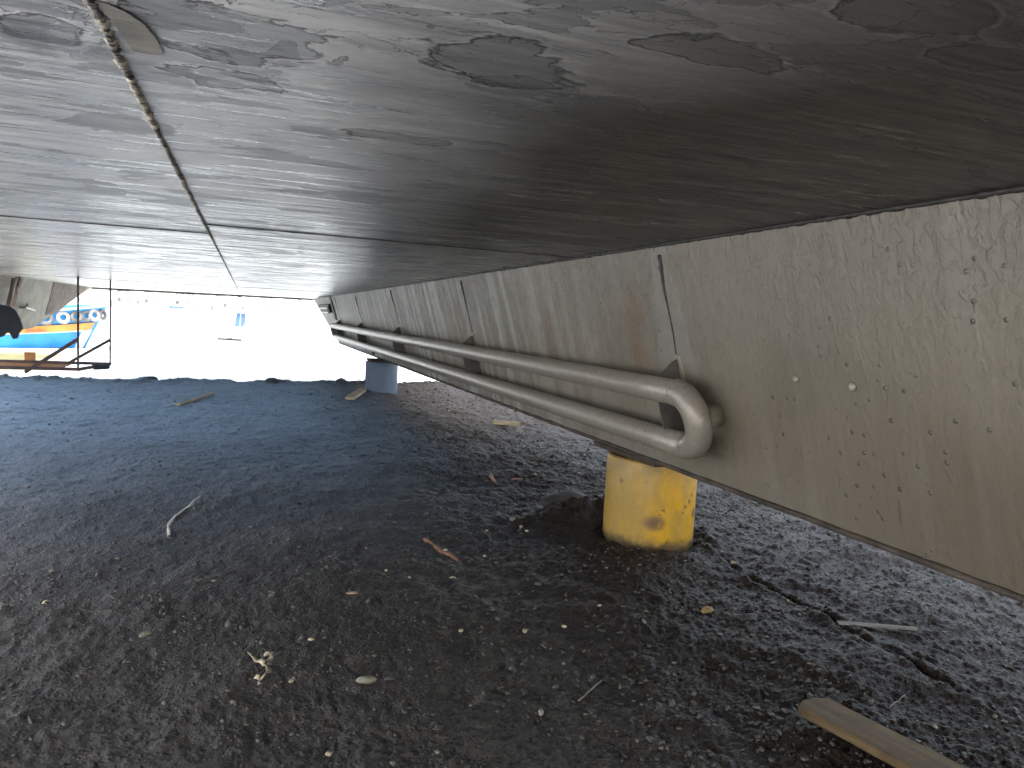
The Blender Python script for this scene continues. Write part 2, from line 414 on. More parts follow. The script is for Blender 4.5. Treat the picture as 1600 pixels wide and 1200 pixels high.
def build_ground():
    ys = np.concatenate([[-120,-60,-25,-10,-4,-1.5,-.5,.2], np.geomspace(.75, 12.4, 760), [12.7,13.1,13.6,14.3,15.2,16.5,18,21,26]])
    s = np.linspace(0, 1, 860); NL = [-150,-80,-40,-20,-12,-8,-6]; NR = [7,8,10,14,22,40,80,150]
    yy = np.clip(ys, .75, 12.4)
    L = -.36*yy-.75; Rr = np.minimum(1.55*yy+.9, 5.8)
    inner = L[:,None] + (Rr-L)[:,None]*s[None,:]
    X = np.concatenate([np.tile(np.array(NL), (len(ys),1)), inner, np.tile(np.array(NR), (len(ys),1))], 1)
    Yv = np.tile(ys[:,None], (1, X.shape[1]))
    Z = ground_h(X, Yv)
    co = np.stack([X, Yv, Z], -1).reshape(-1, 3).astype(np.float32)
    ny, nx = X.shape
    i = np.arange(ny-1)[:,None]*nx + np.arange(nx-1)[None,:]
    q = np.stack([i, i+1, i+nx+1, i+nx], -1).reshape(-1, 4)
    me = bpy.data.meshes.new('ground')
    me.vertices.add(len(co)); me.vertices.foreach_set('co', co.ravel())
    me.loops.add(q.size); me.loops.foreach_set('vertex_index', q.ravel().astype(np.int32))
    me.polygons.add(len(q)); me.polygons.foreach_set('loop_start', (np.arange(len(q))*4).astype(np.int32))
    me.polygons.foreach_set('use_smooth', np.ones(len(q), bool))
    me.update(calc_edges=True)
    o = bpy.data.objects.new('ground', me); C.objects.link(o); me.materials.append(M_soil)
    return tag(o, kind='structure')
build_ground()

def gravel():
    m = Mat('loose_gravel_stones')
    r = m.geo.outputs['Random Per Island']; S = m.xyz()
    c = m.mix(m.step(r, .0, .82), (.014,.012,.010), (.080,.068,.052))
    c = m.mix(m.step(r, .93, .98), c, (.13,.11,.08))
    c = m.mix(m.step(r, .992, .997), c, (.24,.21,.16))
    pk = m.mul(m.step(S[1], 5.0, 8.5), m.step(S[0], .9, 2.3))
    r2 = m.math('FRACT', m.mul(r, 17.3))
    c = m.mix(m.mul(pk, m.step(r2, .3, .7)), c, m.mix(r2, (.36,.17,.12), (.50,.42,.34)))
    glare_sheen = m.mul(m.step(S[1], 2.2, 9.0), m.step(S[0], 2.0, .2))  # same painted blue glare carried onto the stones
    M = m.fin(c, .55, 0, m.bump(m.noise(150, 4), .003, .8), Sheen_Weight=glare_sheen, Sheen_Roughness=.35, Sheen_Tint=(.47,.71,1,1))
    ico = bmesh.new(); bmesh.ops.create_icosphere(ico, subdivisions=1, radius=1)
    V = np.array([v.co[:] for v in ico.verts]); Fc = np.array([[v.index for v in f.verts] for f in ico.faces]); ico.free()
    n = 30000
    y = np.exp(RNG.uniform(np.log(1.15), np.log(11.7), n)); u = RNG.random(n)
    x = (-.36*y-.4) + u*(np.minimum(1.5*y+.6, 3.9)-(-.36*y-.4))
    cl = perlin(x*1.5, y*1.5, 21) + .5*perlin(x*5, y*5, 22); keep = (cl + RNG.random(n)*.9 > .22) & ((y < 4.5) | (x > .8) | (RNG.random(n) < .25))
    x, y = x[keep], y[keep]; n = len(x)
    z = ground_h(x, y)
    sz = np.minimum(.0022 + .0042*RNG.random(n)**3*2.2, .03)*(.6+.22*y**.7)
    sz = np.minimum(sz, .022)
    sc3 = sz[:,None]*RNG.uniform([.7,.5,.3], [1.5,1.1,.8], (n,3))
    a = RNG.uniform(0, 6.28, n); ca, sa = np.cos(a), np.sin(a)
    P = V[None]*(1+.28*RNG.standard_normal((n, len(V), 1)))*sc3[:,None,:]
    tl = RNG.uniform(-.5, .5, n)
    P2 = P.copy(); P2[...,2] = P[...,2] + P[...,0]*tl[:,None]
    Q = np.stack([P2[...,0]*ca[:,None]-P2[...,1]*sa[:,None], P2[...,0]*sa[:,None]+P2[...,1]*ca[:,None], P2[...,2]], -1)
    Q += np.stack([x, y, z+sz*.12], -1)[:,None,:]
    co = Q.reshape(-1,3).astype(np.float32)
    fs = (Fc[None] + (np.arange(n)*len(V))[:,None,None]).reshape(-1,3)
    me = bpy.data.meshes.new('gravel'); me.vertices.add(len(co)); me.vertices.foreach_set('co', co.ravel())
    me.loops.add(fs.size); me.loops.foreach_set('vertex_index', fs.ravel().astype(np.int32))
    me.polygons.add(len(fs)); me.polygons.foreach_set('loop_start', (np.arange(len(fs))*3).astype(np.int32))
    me.update(calc_edges=True)
    o = bpy.data.objects.new('gravel', me); C.objects.link(o); me.materials.append(M)
    tag(o, 'loose dark gravel and shell bits strewn over the black soil', 'gravel', kind='stuff')
gravel()

# water
WZ = -1.9
bm = bmesh.new()
for (x0,x1,y0,y1) in [(-3000,3000,14,4000)]:
    bm.faces.new([bm.verts.new(p) for p in [(x0,y0,WZ),(x1,y0,WZ),(x1,y1,WZ),(x0,y1,WZ)]])
tag(obj('sea_water', bm, M_water), kind='structure')

# ------------------------------------------------------------------ the vessel seen from beneath
K = .2982                                   # hull sides lean out by 16.6 degrees going down
CZ = .35; BZ = -.622; XR = 1.5601; XL = -3.80; YB = -1.7  # unseen rear end of the vessel cut short to admit light
def hx(z): return XR + K*(CZ-z)             # inner face of the right hull
def lx(z): return XL - K*(CZ-z)
SN = Vector((-math.cos(math.atan(K)), 0, -math.sin(math.atan(K))))   # outward normal of the right hull face
def hp(y, z, n=0.): return Vector((hx(z), y, z)) + SN*n
vessel = empty('vessel', (0, 6, GZ), 'large grey steel vessel propped ashore on stout round pillars, seen from beneath its flat bottom', 'vessel')
vessel.location = (0,0,0)
YR, YL = 19.05, 21.1                        # forward end of the flat bottom, right and left
bm = bmesh.new()
def prof(y): return
nx, ny = 2, 2
LE = [(-1.5,YB),(-1.5,2.2),(XL,9.6)]  # left edge cut back out of view to let light onto the bottom
a = [(x,y,CZ) for x,y in LE]; a = a + [(XL,YL,CZ),(XR,YR,CZ),(XR,YB,CZ)]; 
bm.faces.new([bm.verts.new(p) for p in a])
b = [(x-.002,y,CZ+.02) for x,y,z in a]
bm.faces.new([bm.verts.new(p) for p in b])
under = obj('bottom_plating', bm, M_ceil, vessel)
# unseen topside mass above the bottom, its right overhang widened to block skylight
bm = bmesh.new()
prism(bm, [(-1.5,YB,CZ+.03),(-1.5,2.2,CZ+.03),(XL,9.6,CZ+.03),(XL-1.2,10.4,CZ+.03),(XL-1.2,YL-.1,CZ+.03),(XR+2.5,YR-.1,CZ+.03),(XR+2.5,YB,CZ+.03)], (0,0,1.9))
obj('deck', bm, M_superstr, vessel)
# lumpy front edge
bm = bmesh.new(); pts = []; rs = []
for i in range(420):
    t = i/419; p = Vector((XL,YL,CZ-.012)).lerp(Vector((XR,YR,CZ-.012)), t)
    q = mnoise.noise(p*7)*.6+mnoise.noise(p*19)*.5
    pts.append(p+Vector((0,0,-.012*max(0,q)))); rs.append(.028+.022*max(0,q))
tube(bm, pts, rs, 8); obj('front_edge', bm, M_lip, vessel, True)

def hull(side):
    X = hx if side > 0 else lx
    yt, yb = (YR, 15.68) if side > 0 else (YL, 16.9)
    w = .36*side
    bm = bmesh.new()
    def row(y0, yt_, yb_):
        return [Vector((X(CZ),yt_,CZ)), Vector((X(BZ),yb_,BZ)), Vector((X(BZ)+w,yb_,BZ)), Vector((X(CZ)+w*2.6,yt_,1.6)), Vector((X(CZ)+w*.3,yt_,1.6))]
    ys_ = YB if side > 0 else 10.0  # unseen near part of the left hull left off to let light in
    A = [bm.verts.new(p) for p in row(0, ys_, ys_)]; B = [bm.verts.new(p) for p in row(0, yt, yb)]
    for i in range(5):
        j = (i+1) % 5; bm.faces.new([A[i], A[j], B[j], B[i]])
    bm.faces.new(A[::-1]); bm.faces.new(B)
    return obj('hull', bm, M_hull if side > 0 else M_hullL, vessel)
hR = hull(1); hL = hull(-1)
hR['label'] = 'right hull with a U-shaped cooling pipe along its blistered side'
hL['label'] = 'left hull with rust-stained side and raked end'
# ------- right hull: chine lip, top weld, seams
bm = bmesh.new()
pts = []; rs = []
for i in range(500):
    y = YB + (15.7-YB)*i/499
    if y < .5 and i % 3: continue
    pts.append(Vector((hx(BZ)-.004, y, BZ-.004+.003*mnoise.noise(Vector((y*6,0,0)))))); rs.append(.011+.004*mnoise.noise(Vector((y*9,3,0))))
tube(bm, pts, rs, 8); obj('chine_strip', bm, M_lip, hR, True)
bm = bmesh.new(); pts = []; rs = []
for i in range(1500):
    y = .3 + (YR-.3)*(i/1499)**1.6
    q = mnoise.noise(Vector((y*26,5,1)))+.6*mnoise.noise(Vector((y*70,5,1)))
    pts.append(Vector((XR-.004, y, CZ-.004))); rs.append(.0075+.0055*q)
tube(bm, pts, rs, 7); obj('corner_weld', bm, M_welddark, hR, True)
SEAMS = [2.56, 5.47, 8.45, 11.45, 14.3]
def seam(y, z0=.31, z1=-.10, parent=hR, dark=True):
    bm = bmesh.new(); pts = []; rs = []
    n = 46
    for i in range(n):
        t = i/(n-1); z = z0+(z1-z0)*t
        q = abs(mnoise.noise(Vector((y*3, z*40, 2))))
        yy = y + .012*mnoise.noise(Vector((y, z*6, 0)))
        pts.append(hp(yy, z, .001)); rs.append((.0035+.010*max(0, 1-abs(t-.12)/.45)*(.5+q)+.004*q)*min(1, 1.5*y/3)*(1-.3*t))
    tube(bm, pts, rs, 7); obj('weld_seam', bm, M_welddark, parent, True)
for y in SEAMS: seam(y)
# pipes
PR = .052; OFF = .12
def onh(y, z_target, n): return hp(y, z_target, n)
p1z, p2z = -.208, -.425   # face heights; the pipes stand off the face
Y0, Y1 = 2.42, 14.85
A1 = hp(0, p1z, OFF); A2 = hp(0, p2z, OFF); mid = (A1+A2)/2; rad = (A1-A2).length/2; dz = (A1-A2).normalized()
def pipe_path():
    pts = []
    N = 60
    for i in range(N): pts.append(Vector((A1.x, Y1+(Y0-Y1)*i/N, A1.z)))
    for i in range(25):
        a = math.pi*i/24
        pts.append(mid + dz*rad*math.cos(a) + Vector((0, Y0 - rad*math.sin(a), 0)))
    for i in range(1, N+1): pts.append(Vector((A2.x, Y0+(Y1-Y0)*i/N, A2.z)))
    return pts
pp = pipe_path()
bm = bmesh.new(); tube(bm, pp[:60]+[pp[60]], PR, 32); cool = obj('cooling_pipe', bm, M_pipe, hR, True)
bm = bmesh.new(); tube(bm, pp[60:85], PR*1.03, 32); obj('elbow', bm, M_pipe, hR, True)
bm = bmesh.new(); tube(bm, pp[84:], PR, 32); obj('cooling_pipe', bm, M_pipe, hR, True)
for P in (A1, A2):
    for yj in (Y0,):
        bm = bmesh.new()
        pts = [Vector((P.x, yj-.006+.003*k, P.z)) for k in range(5)]; tube(bm, pts, [PR*1.02, PR*1.06, PR*1.075, PR*1.06, PR*1.02], 32)
        obj('joint_weld', bm, M_pipe, hR, True)
bm = bmesh.new()
c = mid + Vector((0, Y0-rad*.68, 0)); tube(bm, [c - SN*.115, c - SN*.02, c + SN*.005], [.050, .047, .044], 28)
obj('pipe_socket', bm, M_pipe, hR, True)
# far elbow
bm = bmesh.new(); pts = [mid + dz*rad*math.cos(a*math.pi/16) + Vector((0, Y1+rad*math.sin(a*math.pi/16), 0)) for a in range(17)]
tube(bm, pts, PR*1.03, 24); obj('elbow', bm, M_pipe, hR, True)
# brackets
M_brk = simple('shaded_bracket_paint', (.085,.078,.070), .5, .1, .3, 14, .003)  # shadow on the bracket faces put into a darker colour
def bracket(y):
    bm = bmesh.new()
    pr = [(.0,-.112),(.028,-.118),(.125,-.165),(.130,-.21),(.130,-.41),(.10,-.50),(.0,-.525)]
    poly = [hp(y, z, n) for n, z in pr]
    prism(bm, [p-Vector((0,.005,0)) for p in poly], (0,.010,0))
    br = obj('bracket', bm, M_brk, hR, False, .002)
    bm = bmesh.new()
    poly = [hp(y-.028, z, n) for (z, n) in [(-.095,.006),(-.50,.006),(-.50,-.002),(-.095,-.002)]]
    prism(bm, poly, (0,.056,0)); o = obj('backing_bar', bm, M_pipe, br, False, .002)
for y in SEAMS: bracket(y)
# lugs, bolts on the hull face
for (x, y) in [(1245,592),(1333,604)]:
    r = ray(x, y); s = (XR+K*CZ); t = s/(r[0]+K*r[2]); p = Vector(r*t)
    bm = bmesh.new(); bmesh.ops.create_uvsphere(bm, u_segments=12, v_segments=8, radius=.015)
    for v in bm.verts:
        v.co += Vector([mnoise.noise(v.co*60+Vector((k*9, x, 0))) for k in range(3)])*.004
        v.co.x *= .6
    for v in bm.verts: v.co += p + SN*.003
    obj('lug', bm, M_pipe, hR, True)
# recessed dark rudder fitting near the far end
bm = bmesh.new()
prism(bm, [hp(15.2, .20, .012), hp(17.7, .20, .012), hp(17.2, .03, .012), hp(15.3, .03, .012)], SN*.05)
obj('recess_plate', bm, M_darksteel, hR)
bm = bmesh.new(); bar(bm, hp(15.2, .13, .09), hp(17.5, .13, .09), .03); bar(bm, hp(15.2, .04, .09), hp(17.2, .04, .09), .03)
obj('guard_bar', bm, M_pipe, hR)
bm = bmesh.new(); prism(bm, [hp(14.85, CZ-.005, .003), hp(15.15, CZ-.005, .003), hp(15.15, -.12, .003), hp(14.85, -.12, .003)], SN*.02)
obj('doubler_plate', bm, M_darksteel, hR)
# anode tab under the lower pipe
bm = bmesh.new(); prism(bm, [hp(11.0, -.53, 0), hp(11.9, -.53, 0), hp(11.9, -.60, 0), hp(11.0, -.60, 0)], SN*.03); obj('anode', bm, M_darksteel, hR)

# ------- bottom plating: welds, seam grooves, bare patch, holes
def bead():
    bm = bmesh.new(); y = .35; x0 = -.18
    i = 0
    while y < 21:
        w = .0105 if y < 1.6 else .009
        w *= random.uniform(.7, 1.15); dy = .013 if y < 4 else .03
        h = random.uniform(.003, .0075)
        if y > 4: w *= .8
        c = Vector((x0 + .004*mnoise.noise(Vector((0, y*7, 0))) - .004*(y-1)*0, y, CZ))
        n = 9; ring = []
        top = bm.verts.new(c + Vector((random.uniform(-.002,.002), -.002, -h)))
        for k in range(n):
            a = 2*math.pi*k/n
            ring.append(bm.verts.new(c + Vector((math.cos(a)*w*.55, math.sin(a)*dy*.40, -h*.75))))
        ring2 = [bm.verts.new(c + Vector((math.cos(2*math.pi*k/n)*w, math.sin(2*math.pi*k/n)*dy*.62, .001))) for k in range(n)]
        for k in range(n):
            bm.faces.new([top, ring[k], ring[(k+1)%n]]); bm.faces.new([ring[k], ring2[k], ring2[(k+1)%n], ring[(k+1)%n]])
        y += dy*random.uniform(.8, 1.5)
    o = obj('weld_bead', bm, M_weld, under, True)
    bm = bmesh.new()
    pts = [Vector((x0+.004*mnoise.noise(Vector((0, .3+20.6*i/800*7, 0))), .3+20.6*i/800, CZ+.001)) for i in range(801)]
    tube(bm, pts, [.0050*(1+.5*mnoise.noise(p*30)) for p in pts], 6); obj('weld_root', bm, M_welddark, under, True)
bead()
def groove(x0, x1, y, name='plate_seam'):
    bm = bmesh.new(); N = 90; pts = []; rs = []
    for i in range(N+1):
        x = x0+(x1-x0)*i/N; pts.append(Vector((x, y + .004*mnoise.noise(Vector((x*3, y, 0))), CZ+.003))); rs.append(.008+.002*mnoise.noise(Vector((x*14,1,0))))
    tube(bm, pts, rs, 6); obj(name, bm, M_welddark, under, True)
groove(-.18, XR, 3.33); groove(-1.7, -.18, 3.73)
groove(-.18, XR, 12.3); groove(XL, -.18, 12.8)
# bare primer patch beside the bead
pat = [(128,2),(190,22),(238,50),(256,86),(205,84),(188,60),(160,28)]
bm = bmesh.new()
cp = []
P4 = [onz(x, y, CZ-.0022) for (x, y) in [(140,0),(165,5),(195,18),(225,38),(245,62),(256,86),(232,85),(208,80),(190,55),(172,30)]]
bm.faces.new([bm.verts.new(p) for p in P4]); obj('bare_patch', bm, M_bare, under)
for (x, y) in [(470,386),(470,394)]:
    bm = bmesh.new(); c = onz(x, y, CZ-.002); bmesh.ops.create_circle(bm, cap_ends=True, segments=12, radius=.018, matrix=Matrix.Translation(c)); obj('drain_hole', bm, M_welddark, under)

# ------- left hull details
def lp(y, z, n=0.): return Vector((lx(z), y, z)) + Vector((-SN.x, 0, SN.z))*n
def onL(x, y):
    r = ray(x, y); s = (XL-K*CZ); t = s/(r[0]-K*r[2]); return Vector(r*t)
bm = bmesh.new()
Y_ = [onL(62,437), onL(80,438), onL(70,512), onL(52,520)]
def patchL(px, n, mat, name, depth=.01):
    bm = bmesh.new(); N = Vector((-SN.x,0,SN.z))
    prism(bm, [onL(*p)+N*n for p in px], N*depth); return obj(name, bm, mat, hL)
patchL([(84,438),(138,448),(86,490),(70,492),(78,466)], .0, simple('scraped_primer', (.30,.24,.20), .8, 0, .5, 9, .02), 'worn_patch', .012)
patchL([(27,430),(36,432),(22,478),(10,478)], .0, simple('rust_streak_paint', (.30,.17,.09), .8, 0, .4, 9, .01), 'rust_streak', .008)
bm = bmesh.new()
tube(bm, [onL(16,434)+Vector((.05,0,0)), onL(10,452)+Vector((.08,0,0)), onL(2,476)+Vector((.1,0,0))], .035, 10); obj('pipe', bm, M_pipe, hL, True)
bm = bmesh.new()
tube(bm, [onL(29,433)+Vector((.03,0,0)), onL(21,440)+Vector((.08,0,0)), onL(19,448)+Vector((.08,0,0)), onL(24,454)+Vector((.03,0,0))], .02, 10); obj('handle', bm, M_pipe, hL, True)
bm = bmesh.new()
a_, b_ = onL(30,480), onL(45,485); bar(bm, a_+Vector((.05,0,0)), b_+Vector((.05,0,0)), .12, .03); bar(bm, onL(35,482)+Vector((.05,0,0)), onL(38,474)+Vector((.05,0,0)), .06, .03)
obj('bracket', bm, M_pipe, hL)
# dark round plate hanging at the left hull
Yp = 13.0
ol = [(-25,478),(-5,475),(14,478),(24,485),(31,498),(36,513),(30,520),(27,529),(20,530),(14,520),(10,520),(5,526),(-8,528),(-25,526)]
bm = bmesh.new(); prism(bm, [ony(x, y, Yp) for x, y in ol], (0,.05,0)); rd = obj('propeller_guard', bm, M_darksteel, vessel, False, .01)
rd['label'] = 'dark round-edged plate with notched foot below the left hull'

# ------------------------------------------------------------------ pillars
def pillar(x, y, mat, r, top, label, group, lean=0.):
    bm = bmesh.new(); n = 72
    prof_ = [(0,GZ-.25),(r*1.0,GZ-.25),(r*1.0,GZ),(r*1.002,GZ+.1),(r,top-.22),(r*1.001,top-.02),(r*.985,top-.004),(r*.93,top),(r*.93,top-.03),(0,top-.03)]
    rings = []
    for (rr, z) in prof_:
        if rr == 0: rings.append([bm.verts.new((0, 0, z-GZ))]); continue
        rings.append([bm.verts.new((rr*(1+.006*mnoise.noise(Vector((math.cos(2*math.pi*k/n)*2, math.sin(2*math.pi*k/n)*2, z*5))))*math.cos(2*math.pi*k/n), rr*math.sin(2*math.pi*k/n), z-GZ)) for k in range(n)])
    for a, b in zip(rings, rings[1:]):
        for k in range(n):
            if len(a) == 1: bm.faces.new([a[0], b[k], b[(k+1)%n]])
            elif len(b) == 1: bm.faces.new([a[k], b[0], a[(k+1)%n]])
            else: bm.faces.new([a[k], b[k], b[(k+1)%n], a[(k+1)%n]])
    o = obj('pillar', bm, mat, None)
    for f in o.data.polygons:
        nz = f.normal.z
        f.use_smooth = abs(nz) < .5
    o.location = (x, y, GZ)
    return tag(o, label, 'pillar', group)
TP = BZ-.035
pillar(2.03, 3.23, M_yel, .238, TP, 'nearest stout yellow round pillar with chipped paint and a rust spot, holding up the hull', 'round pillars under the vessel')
pillar(1.84, 10.35, M_blg, .235, TP, 'far round pillar tinted blue-grey for the glare, at the edge of the soil, silhouetted against the white sea', 'round pillars under the vessel')
def board(name, c, L, W, H, rz, mat, label, cat, rx=0., ry=0., group=None, shape=None):
    bm = bmesh.new(); nseg = 8
    def jit(v): return Vector((mnoise.noise(Vector((v[0]*9+c[0], v[1]*30, 1))), mnoise.noise(Vector((v[0]*12, c[1], 5))), 0))*min(.006, H)
    secs = []
    for i in range(nseg+1):
        x = -L/2 + L*i/nseg
        w = W*(1-(.35 if (i in (0, nseg) and shape == 'cut') else 0))
        secs.append([bm.verts.new(Vector((x, s*w/2, z)) + jit((x, s, z))) for (s, z) in ((-1,0),(1,0),(1,H),(-1,H))])
    for a, b in zip(secs, secs[1:]):
        for k in range(4): bm.faces.new([a[k], a[(k+1)%4], b[(k+1)%4], b[k]])
    bm.faces.new(secs[0][::-1]); bm.faces.new(secs[-1])
    o = obj(name, bm, mat, None, False, min(.004, H*.2)); o.location = c; o.rotation_euler = (rx, ry, rz)
    return tag(o, label, cat, group)
def gat(x, y, dz=0.):
    p = onz(x, y); p.z = float(ground_h(p.x, p.y)) + dz; return p
# packing boards between pillars and hull
board('packing_board', (2.06, 3.22, TP+.001), .60, .46, .024, math.radians(92), M_fill, 'rotten brown packing board squeezed between the yellow pillar and the hull', 'board')
board('packing_board', (1.86, 10.35, TP+.001), .50, .42, .030, math.radians(90), M_fill, 'dark packing board between the far pillar and the hull', 'board')

# ------------------------------------------------------------------ debris on the soil
W1 = wood_mat('weathered_plank_wood', (.075,.048,.022), (.155,.10,.045), 0)
W2 = wood_mat('grey_lath_wood', (.16,.145,.125), (.28,.255,.225), 0)
W3 = wood_mat('pale_offcut_wood', (.45,.36,.22), (.62,.52,.36), 0)
W4 = wood_mat('reddish_offcut_wood', (.26,.14,.10), (.40,.24,.18), 0)
def lay(name, px0, px1, W, H, mat, label, cat, dz=-.004, z_extra=0., **kw):
    a = gat(*px0); b = gat(*px1); c = (a+b)/2; d = b-a
    c.z = max(float(ground_h(c.x, c.y)), (a.z+b.z)/2) + dz + z_extra
    return board(name, c, d.length, W, H, math.atan2(d.y, d.x), mat, label, cat, ry=-math.atan2(d.z, Vector((d.x,d.y)).length)*.6, **kw)
# big plank, bottom right
pa, pb = onz(1258,1118,GZ+.03), onz(1560,1275,GZ+.03)
d = pb-pa; c = (pa+pb)/2
bm = bmesh.new(); L = d.length; Wd = .135; H = .026
out = [(-L/2,-.022),(-L/2+.014,-Wd/2),(L/2,-Wd/2),(L/2,Wd/2),(-L/2+.030,Wd/2),(-L/2+.004,.022)]
prism(bm, [(x, y, 0) for x, y in out], (0,0,H))
bmesh.ops.subdivide_edges(bm, edges=[e for e in bm.edges if e.calc_length() > .3], cuts=12)
for v in bm.verts: v.co += Vector((0, .002*mnoise.noise(Vector((v.co.x*12, 1, v.co.z*40))), .002*mnoise.noise(Vector((v.co.x*8, v.co.y*20, 4)))))
o = obj('wooden_plank', bm, W1, None, False, .003); c.z = float(ground_h(c.x, c.y))+.018; o.location = c; o.rotation_euler = (math.radians(-4), math.radians(1), math.atan2(d.y, d.x))
tag(o, 'thick brown wooden plank with a cut corner, nearest the camera at the bottom right', 'plank')
lay('wooden_lath', (1308,984), (1432,992), .022, .008, W2, 'thin grey wooden lath lying across the rut in the soil', 'lath', .008)
lay('wooden_plank', (770,664), (812,666), .05, .04, W3, 'short pale wooden block lying by the reddish rubble left of the yellow pillar', 'plank', .01)
lay('wooden_plank', (546,626), (567,612), .12, .035, W3, 'pale wooden offcut beside the foot of the far pillar', 'plank', .012)
lay('wooden_lath', (278,637), (332,619), .05, .02, W3, 'long thin pale lath on the far dark soil below the white boat', 'lath', .012)
o = board('board_scrap', gat(770,748, -.005), .16, .05, .008, 0, W4, 'small reddish board scrap standing on edge left of the yellow pillar', 'board', rx=math.radians(72))
d = gat(784,758)-gat(758,736); o.rotation_euler = (math.radians(68), math.radians(14), math.atan2(d.y, d.x))
lay('wooden_chip', (800,747), (816,746), .02, .008, W4, 'tiny brown chip right of the reddish board scrap', 'wood chip', .0)

# strips and flakes
def strip(name, pxs, w, mat, label, cat, lift=.01, th=.002, twist=0.):
    pts = [gat(*p) for p in pxs]; P = []
    for a, b in zip(pts, pts[1:]):
        for k in range(8): P.append(a.lerp(b, k/8))
    P.append(pts[-1])
    bm = bmesh.new(); rows = []
    for i, p in enumerate(P):
        t = (P[min(i+1,len(P)-1)]-P[max(i-1,0)]).normalized(); s = t.cross(Vector((0,0,1))).normalized()
        u = s.cross(t); a = twist*math.sin(i*.35+1); s2 = s*math.cos(a)+u*math.sin(a); n = s2.cross(t)
        ww = w*(.8+.5*mnoise.noise(p*23)); q = p + Vector((0,0,lift+.006*mnoise.noise(p*31)+abs(math.sin(a))*w*.5))
        rows.append([bm.verts.new(q+s2*ww/2-n*th), bm.verts.new(q-s2*ww/2-n*th), bm.verts.new(q-s2*ww/2+n*th), bm.verts.new(q+s2*ww/2+n*th)])
    for a, b in zip(rows, rows[1:]):
        for k in range(4): bm.faces.new([a[k], a[(k+1)%4], b[(k+1)%4], b[k]])
    bm.faces.new(rows[0][::-1]); bm.faces.new(rows[-1])
    o = obj(name, bm, mat, None, True); ctr = sum((v.co for v in o.data.vertices), Vector())/len(o.data.vertices)
    ctr.z -= lift
    for v in o.data.vertices: v.co -= ctr
    o.location = ctr
    return tag(o, label, cat)
M_tape = simple('crumpled_pale_tape', (.42,.40,.36), .5, 0, .4, 60, .003)
M_bark = simple('curled_tan_bark', (.36,.30,.19), .7, 0, .5, 50, .003)
M_stone = simple('olive_stone', (.17,.155,.11), .6, 0, .35, 30, .003)
M_shell = simple('pale_tan_shell', (.36,.30,.19), .6, 0, .5, 60, .003)
M_dstone = simple('dark_grey_stone', (.06,.058,.052), .6, 0, .4, 30, .004)
M_mud = simple('dark_mud_lump', (.03,.026,.022), .7, 0, .5, 25, .008)
strip('tape_strip', [(264,838),(263,822),(272,808),(296,795),(313,782)], .020, M_tape, 'bent dirty white tape strip lying alone on the dark soil to the left', 'tape', .006, .0015, .4)
strip('bark_curl', [(388,1032),(404,1046),(414,1052),(420,1062),(408,1070),(398,1068)], .017, M_bark, 'curled tan bark piece in the lower left of the soil', 'bark', .010, .0015, .8)
strip('bark_curl', [(412,1050),(424,1044),(424,1034),(412,1036)], .012, M_bark, 'small tan bark loop resting against the larger curled piece', 'bark', .012, .0015, .6)
strip('twig', [(905,1090),(925,1077),(940,1062)], .004, W2, 'thin grey twig on the dark soil in the lower middle', 'twig', .004, .002)
strip('twig', [(1388,1122),(1400,1110),(1412,1100)], .003, W2, 'thin pale twig just above the thick brown plank', 'twig', .006, .0015)
strip('root', [(664,846),(690,862),(706,872),(718,878)], .028, simple('rusty_brown_root', (.20,.10,.055), .8, 0, .5, 30, .006), 'rusty brown root half buried in the middle of the soil', 'root', .004, .008)

def stone(name, px, sx, sy, sz, mat, label, cat, rz=0., group=None, dz=.3):
    c = gat(*px)
    bm = bmesh.new(); bmesh.ops.create_icosphere(bm, subdivisions=3, radius=1)
    sd = Vector((px[0]*.1, px[1]*.1, 0))
    for v in bm.verts:
        v.co *= 1+.18*mnoise.noise(v.co*1.6+sd)+.07*mnoise.noise(v.co*5+sd)
        v.co = Vector((v.co.x*sx, v.co.y*sy, v.co.z*sz))
    o = obj(name, bm, mat, None, True); o.location = c + Vector((0,0,sz*dz)); o.rotation_euler.z = rz
    return tag(o, label, cat, group)
stone('stone', (572,1069), .030, .014, .010, M_stone, 'flat oval olive stone in the lower middle of the soil', 'stone', -.2)
stone('stone', (609,1067), .018, .010, .006, M_dstone, 'small dark stone touching the flat oval olive stone', 'stone', -.1)
stone('stone', (228,994), .022, .012, .009, M_stone, 'olive grey stone in the lower left of the soil', 'stone', .6)
stone('stone', (72,950), .012, .008, .007, M_shell, 'pale pebble near the left border of the soil', 'stone', .3)
stone('stone', (424,945), .012, .008, .008, M_dstone, 'grey pebble in the middle left of the soil', 'stone')
stone('stone', (551,938), .024, .010, .007, simple('reddish_stone', (.20,.13,.09), .7, 0, .4, 30, .003), 'flat reddish brown stone above the olive one', 'stone', -.2)
stone('shell_bit', (514,1168), .010, .009, .007, M_shell, 'tan shell bit alone at the bottom edge of the soil', 'shell')
for i, (x, y, s) in enumerate([(707,908,.013),(820,987,.013),(881,979,.010),(720,991,.011),(757,868,.010),(696,862,.012),(603,905,.010),(486,1008,.011),(455,1068,.010),(1146,878,.014),(936,955,.010),(1128,600+262,.010),(905,740,.010),(836,744,.014),(1010,958,.009),(880,1035,.008),(640,915,.009),(760,830,.010)]):
    stone('shell_bit', (x, y), s, s*.7, s*.5, M_shell, 'small tan shell bit scattered on the black soil', 'shell', i*1.3, 'tan shell bits scattered on the soil')
for i, (x, y, s, l) in enumerate([(801,819,.018,'pale yellowish pebble, largest of the cluster left of the yellow pillar'),(814,828,.015,'round tan pebble in the middle of the cluster left of the yellow pillar'),(823,834,.012,'smallest tan pebble of the cluster left of the yellow pillar')]):
    stone('stone', (x, y), s, s*.6, s*.5, M_shell, l, 'stone', i)
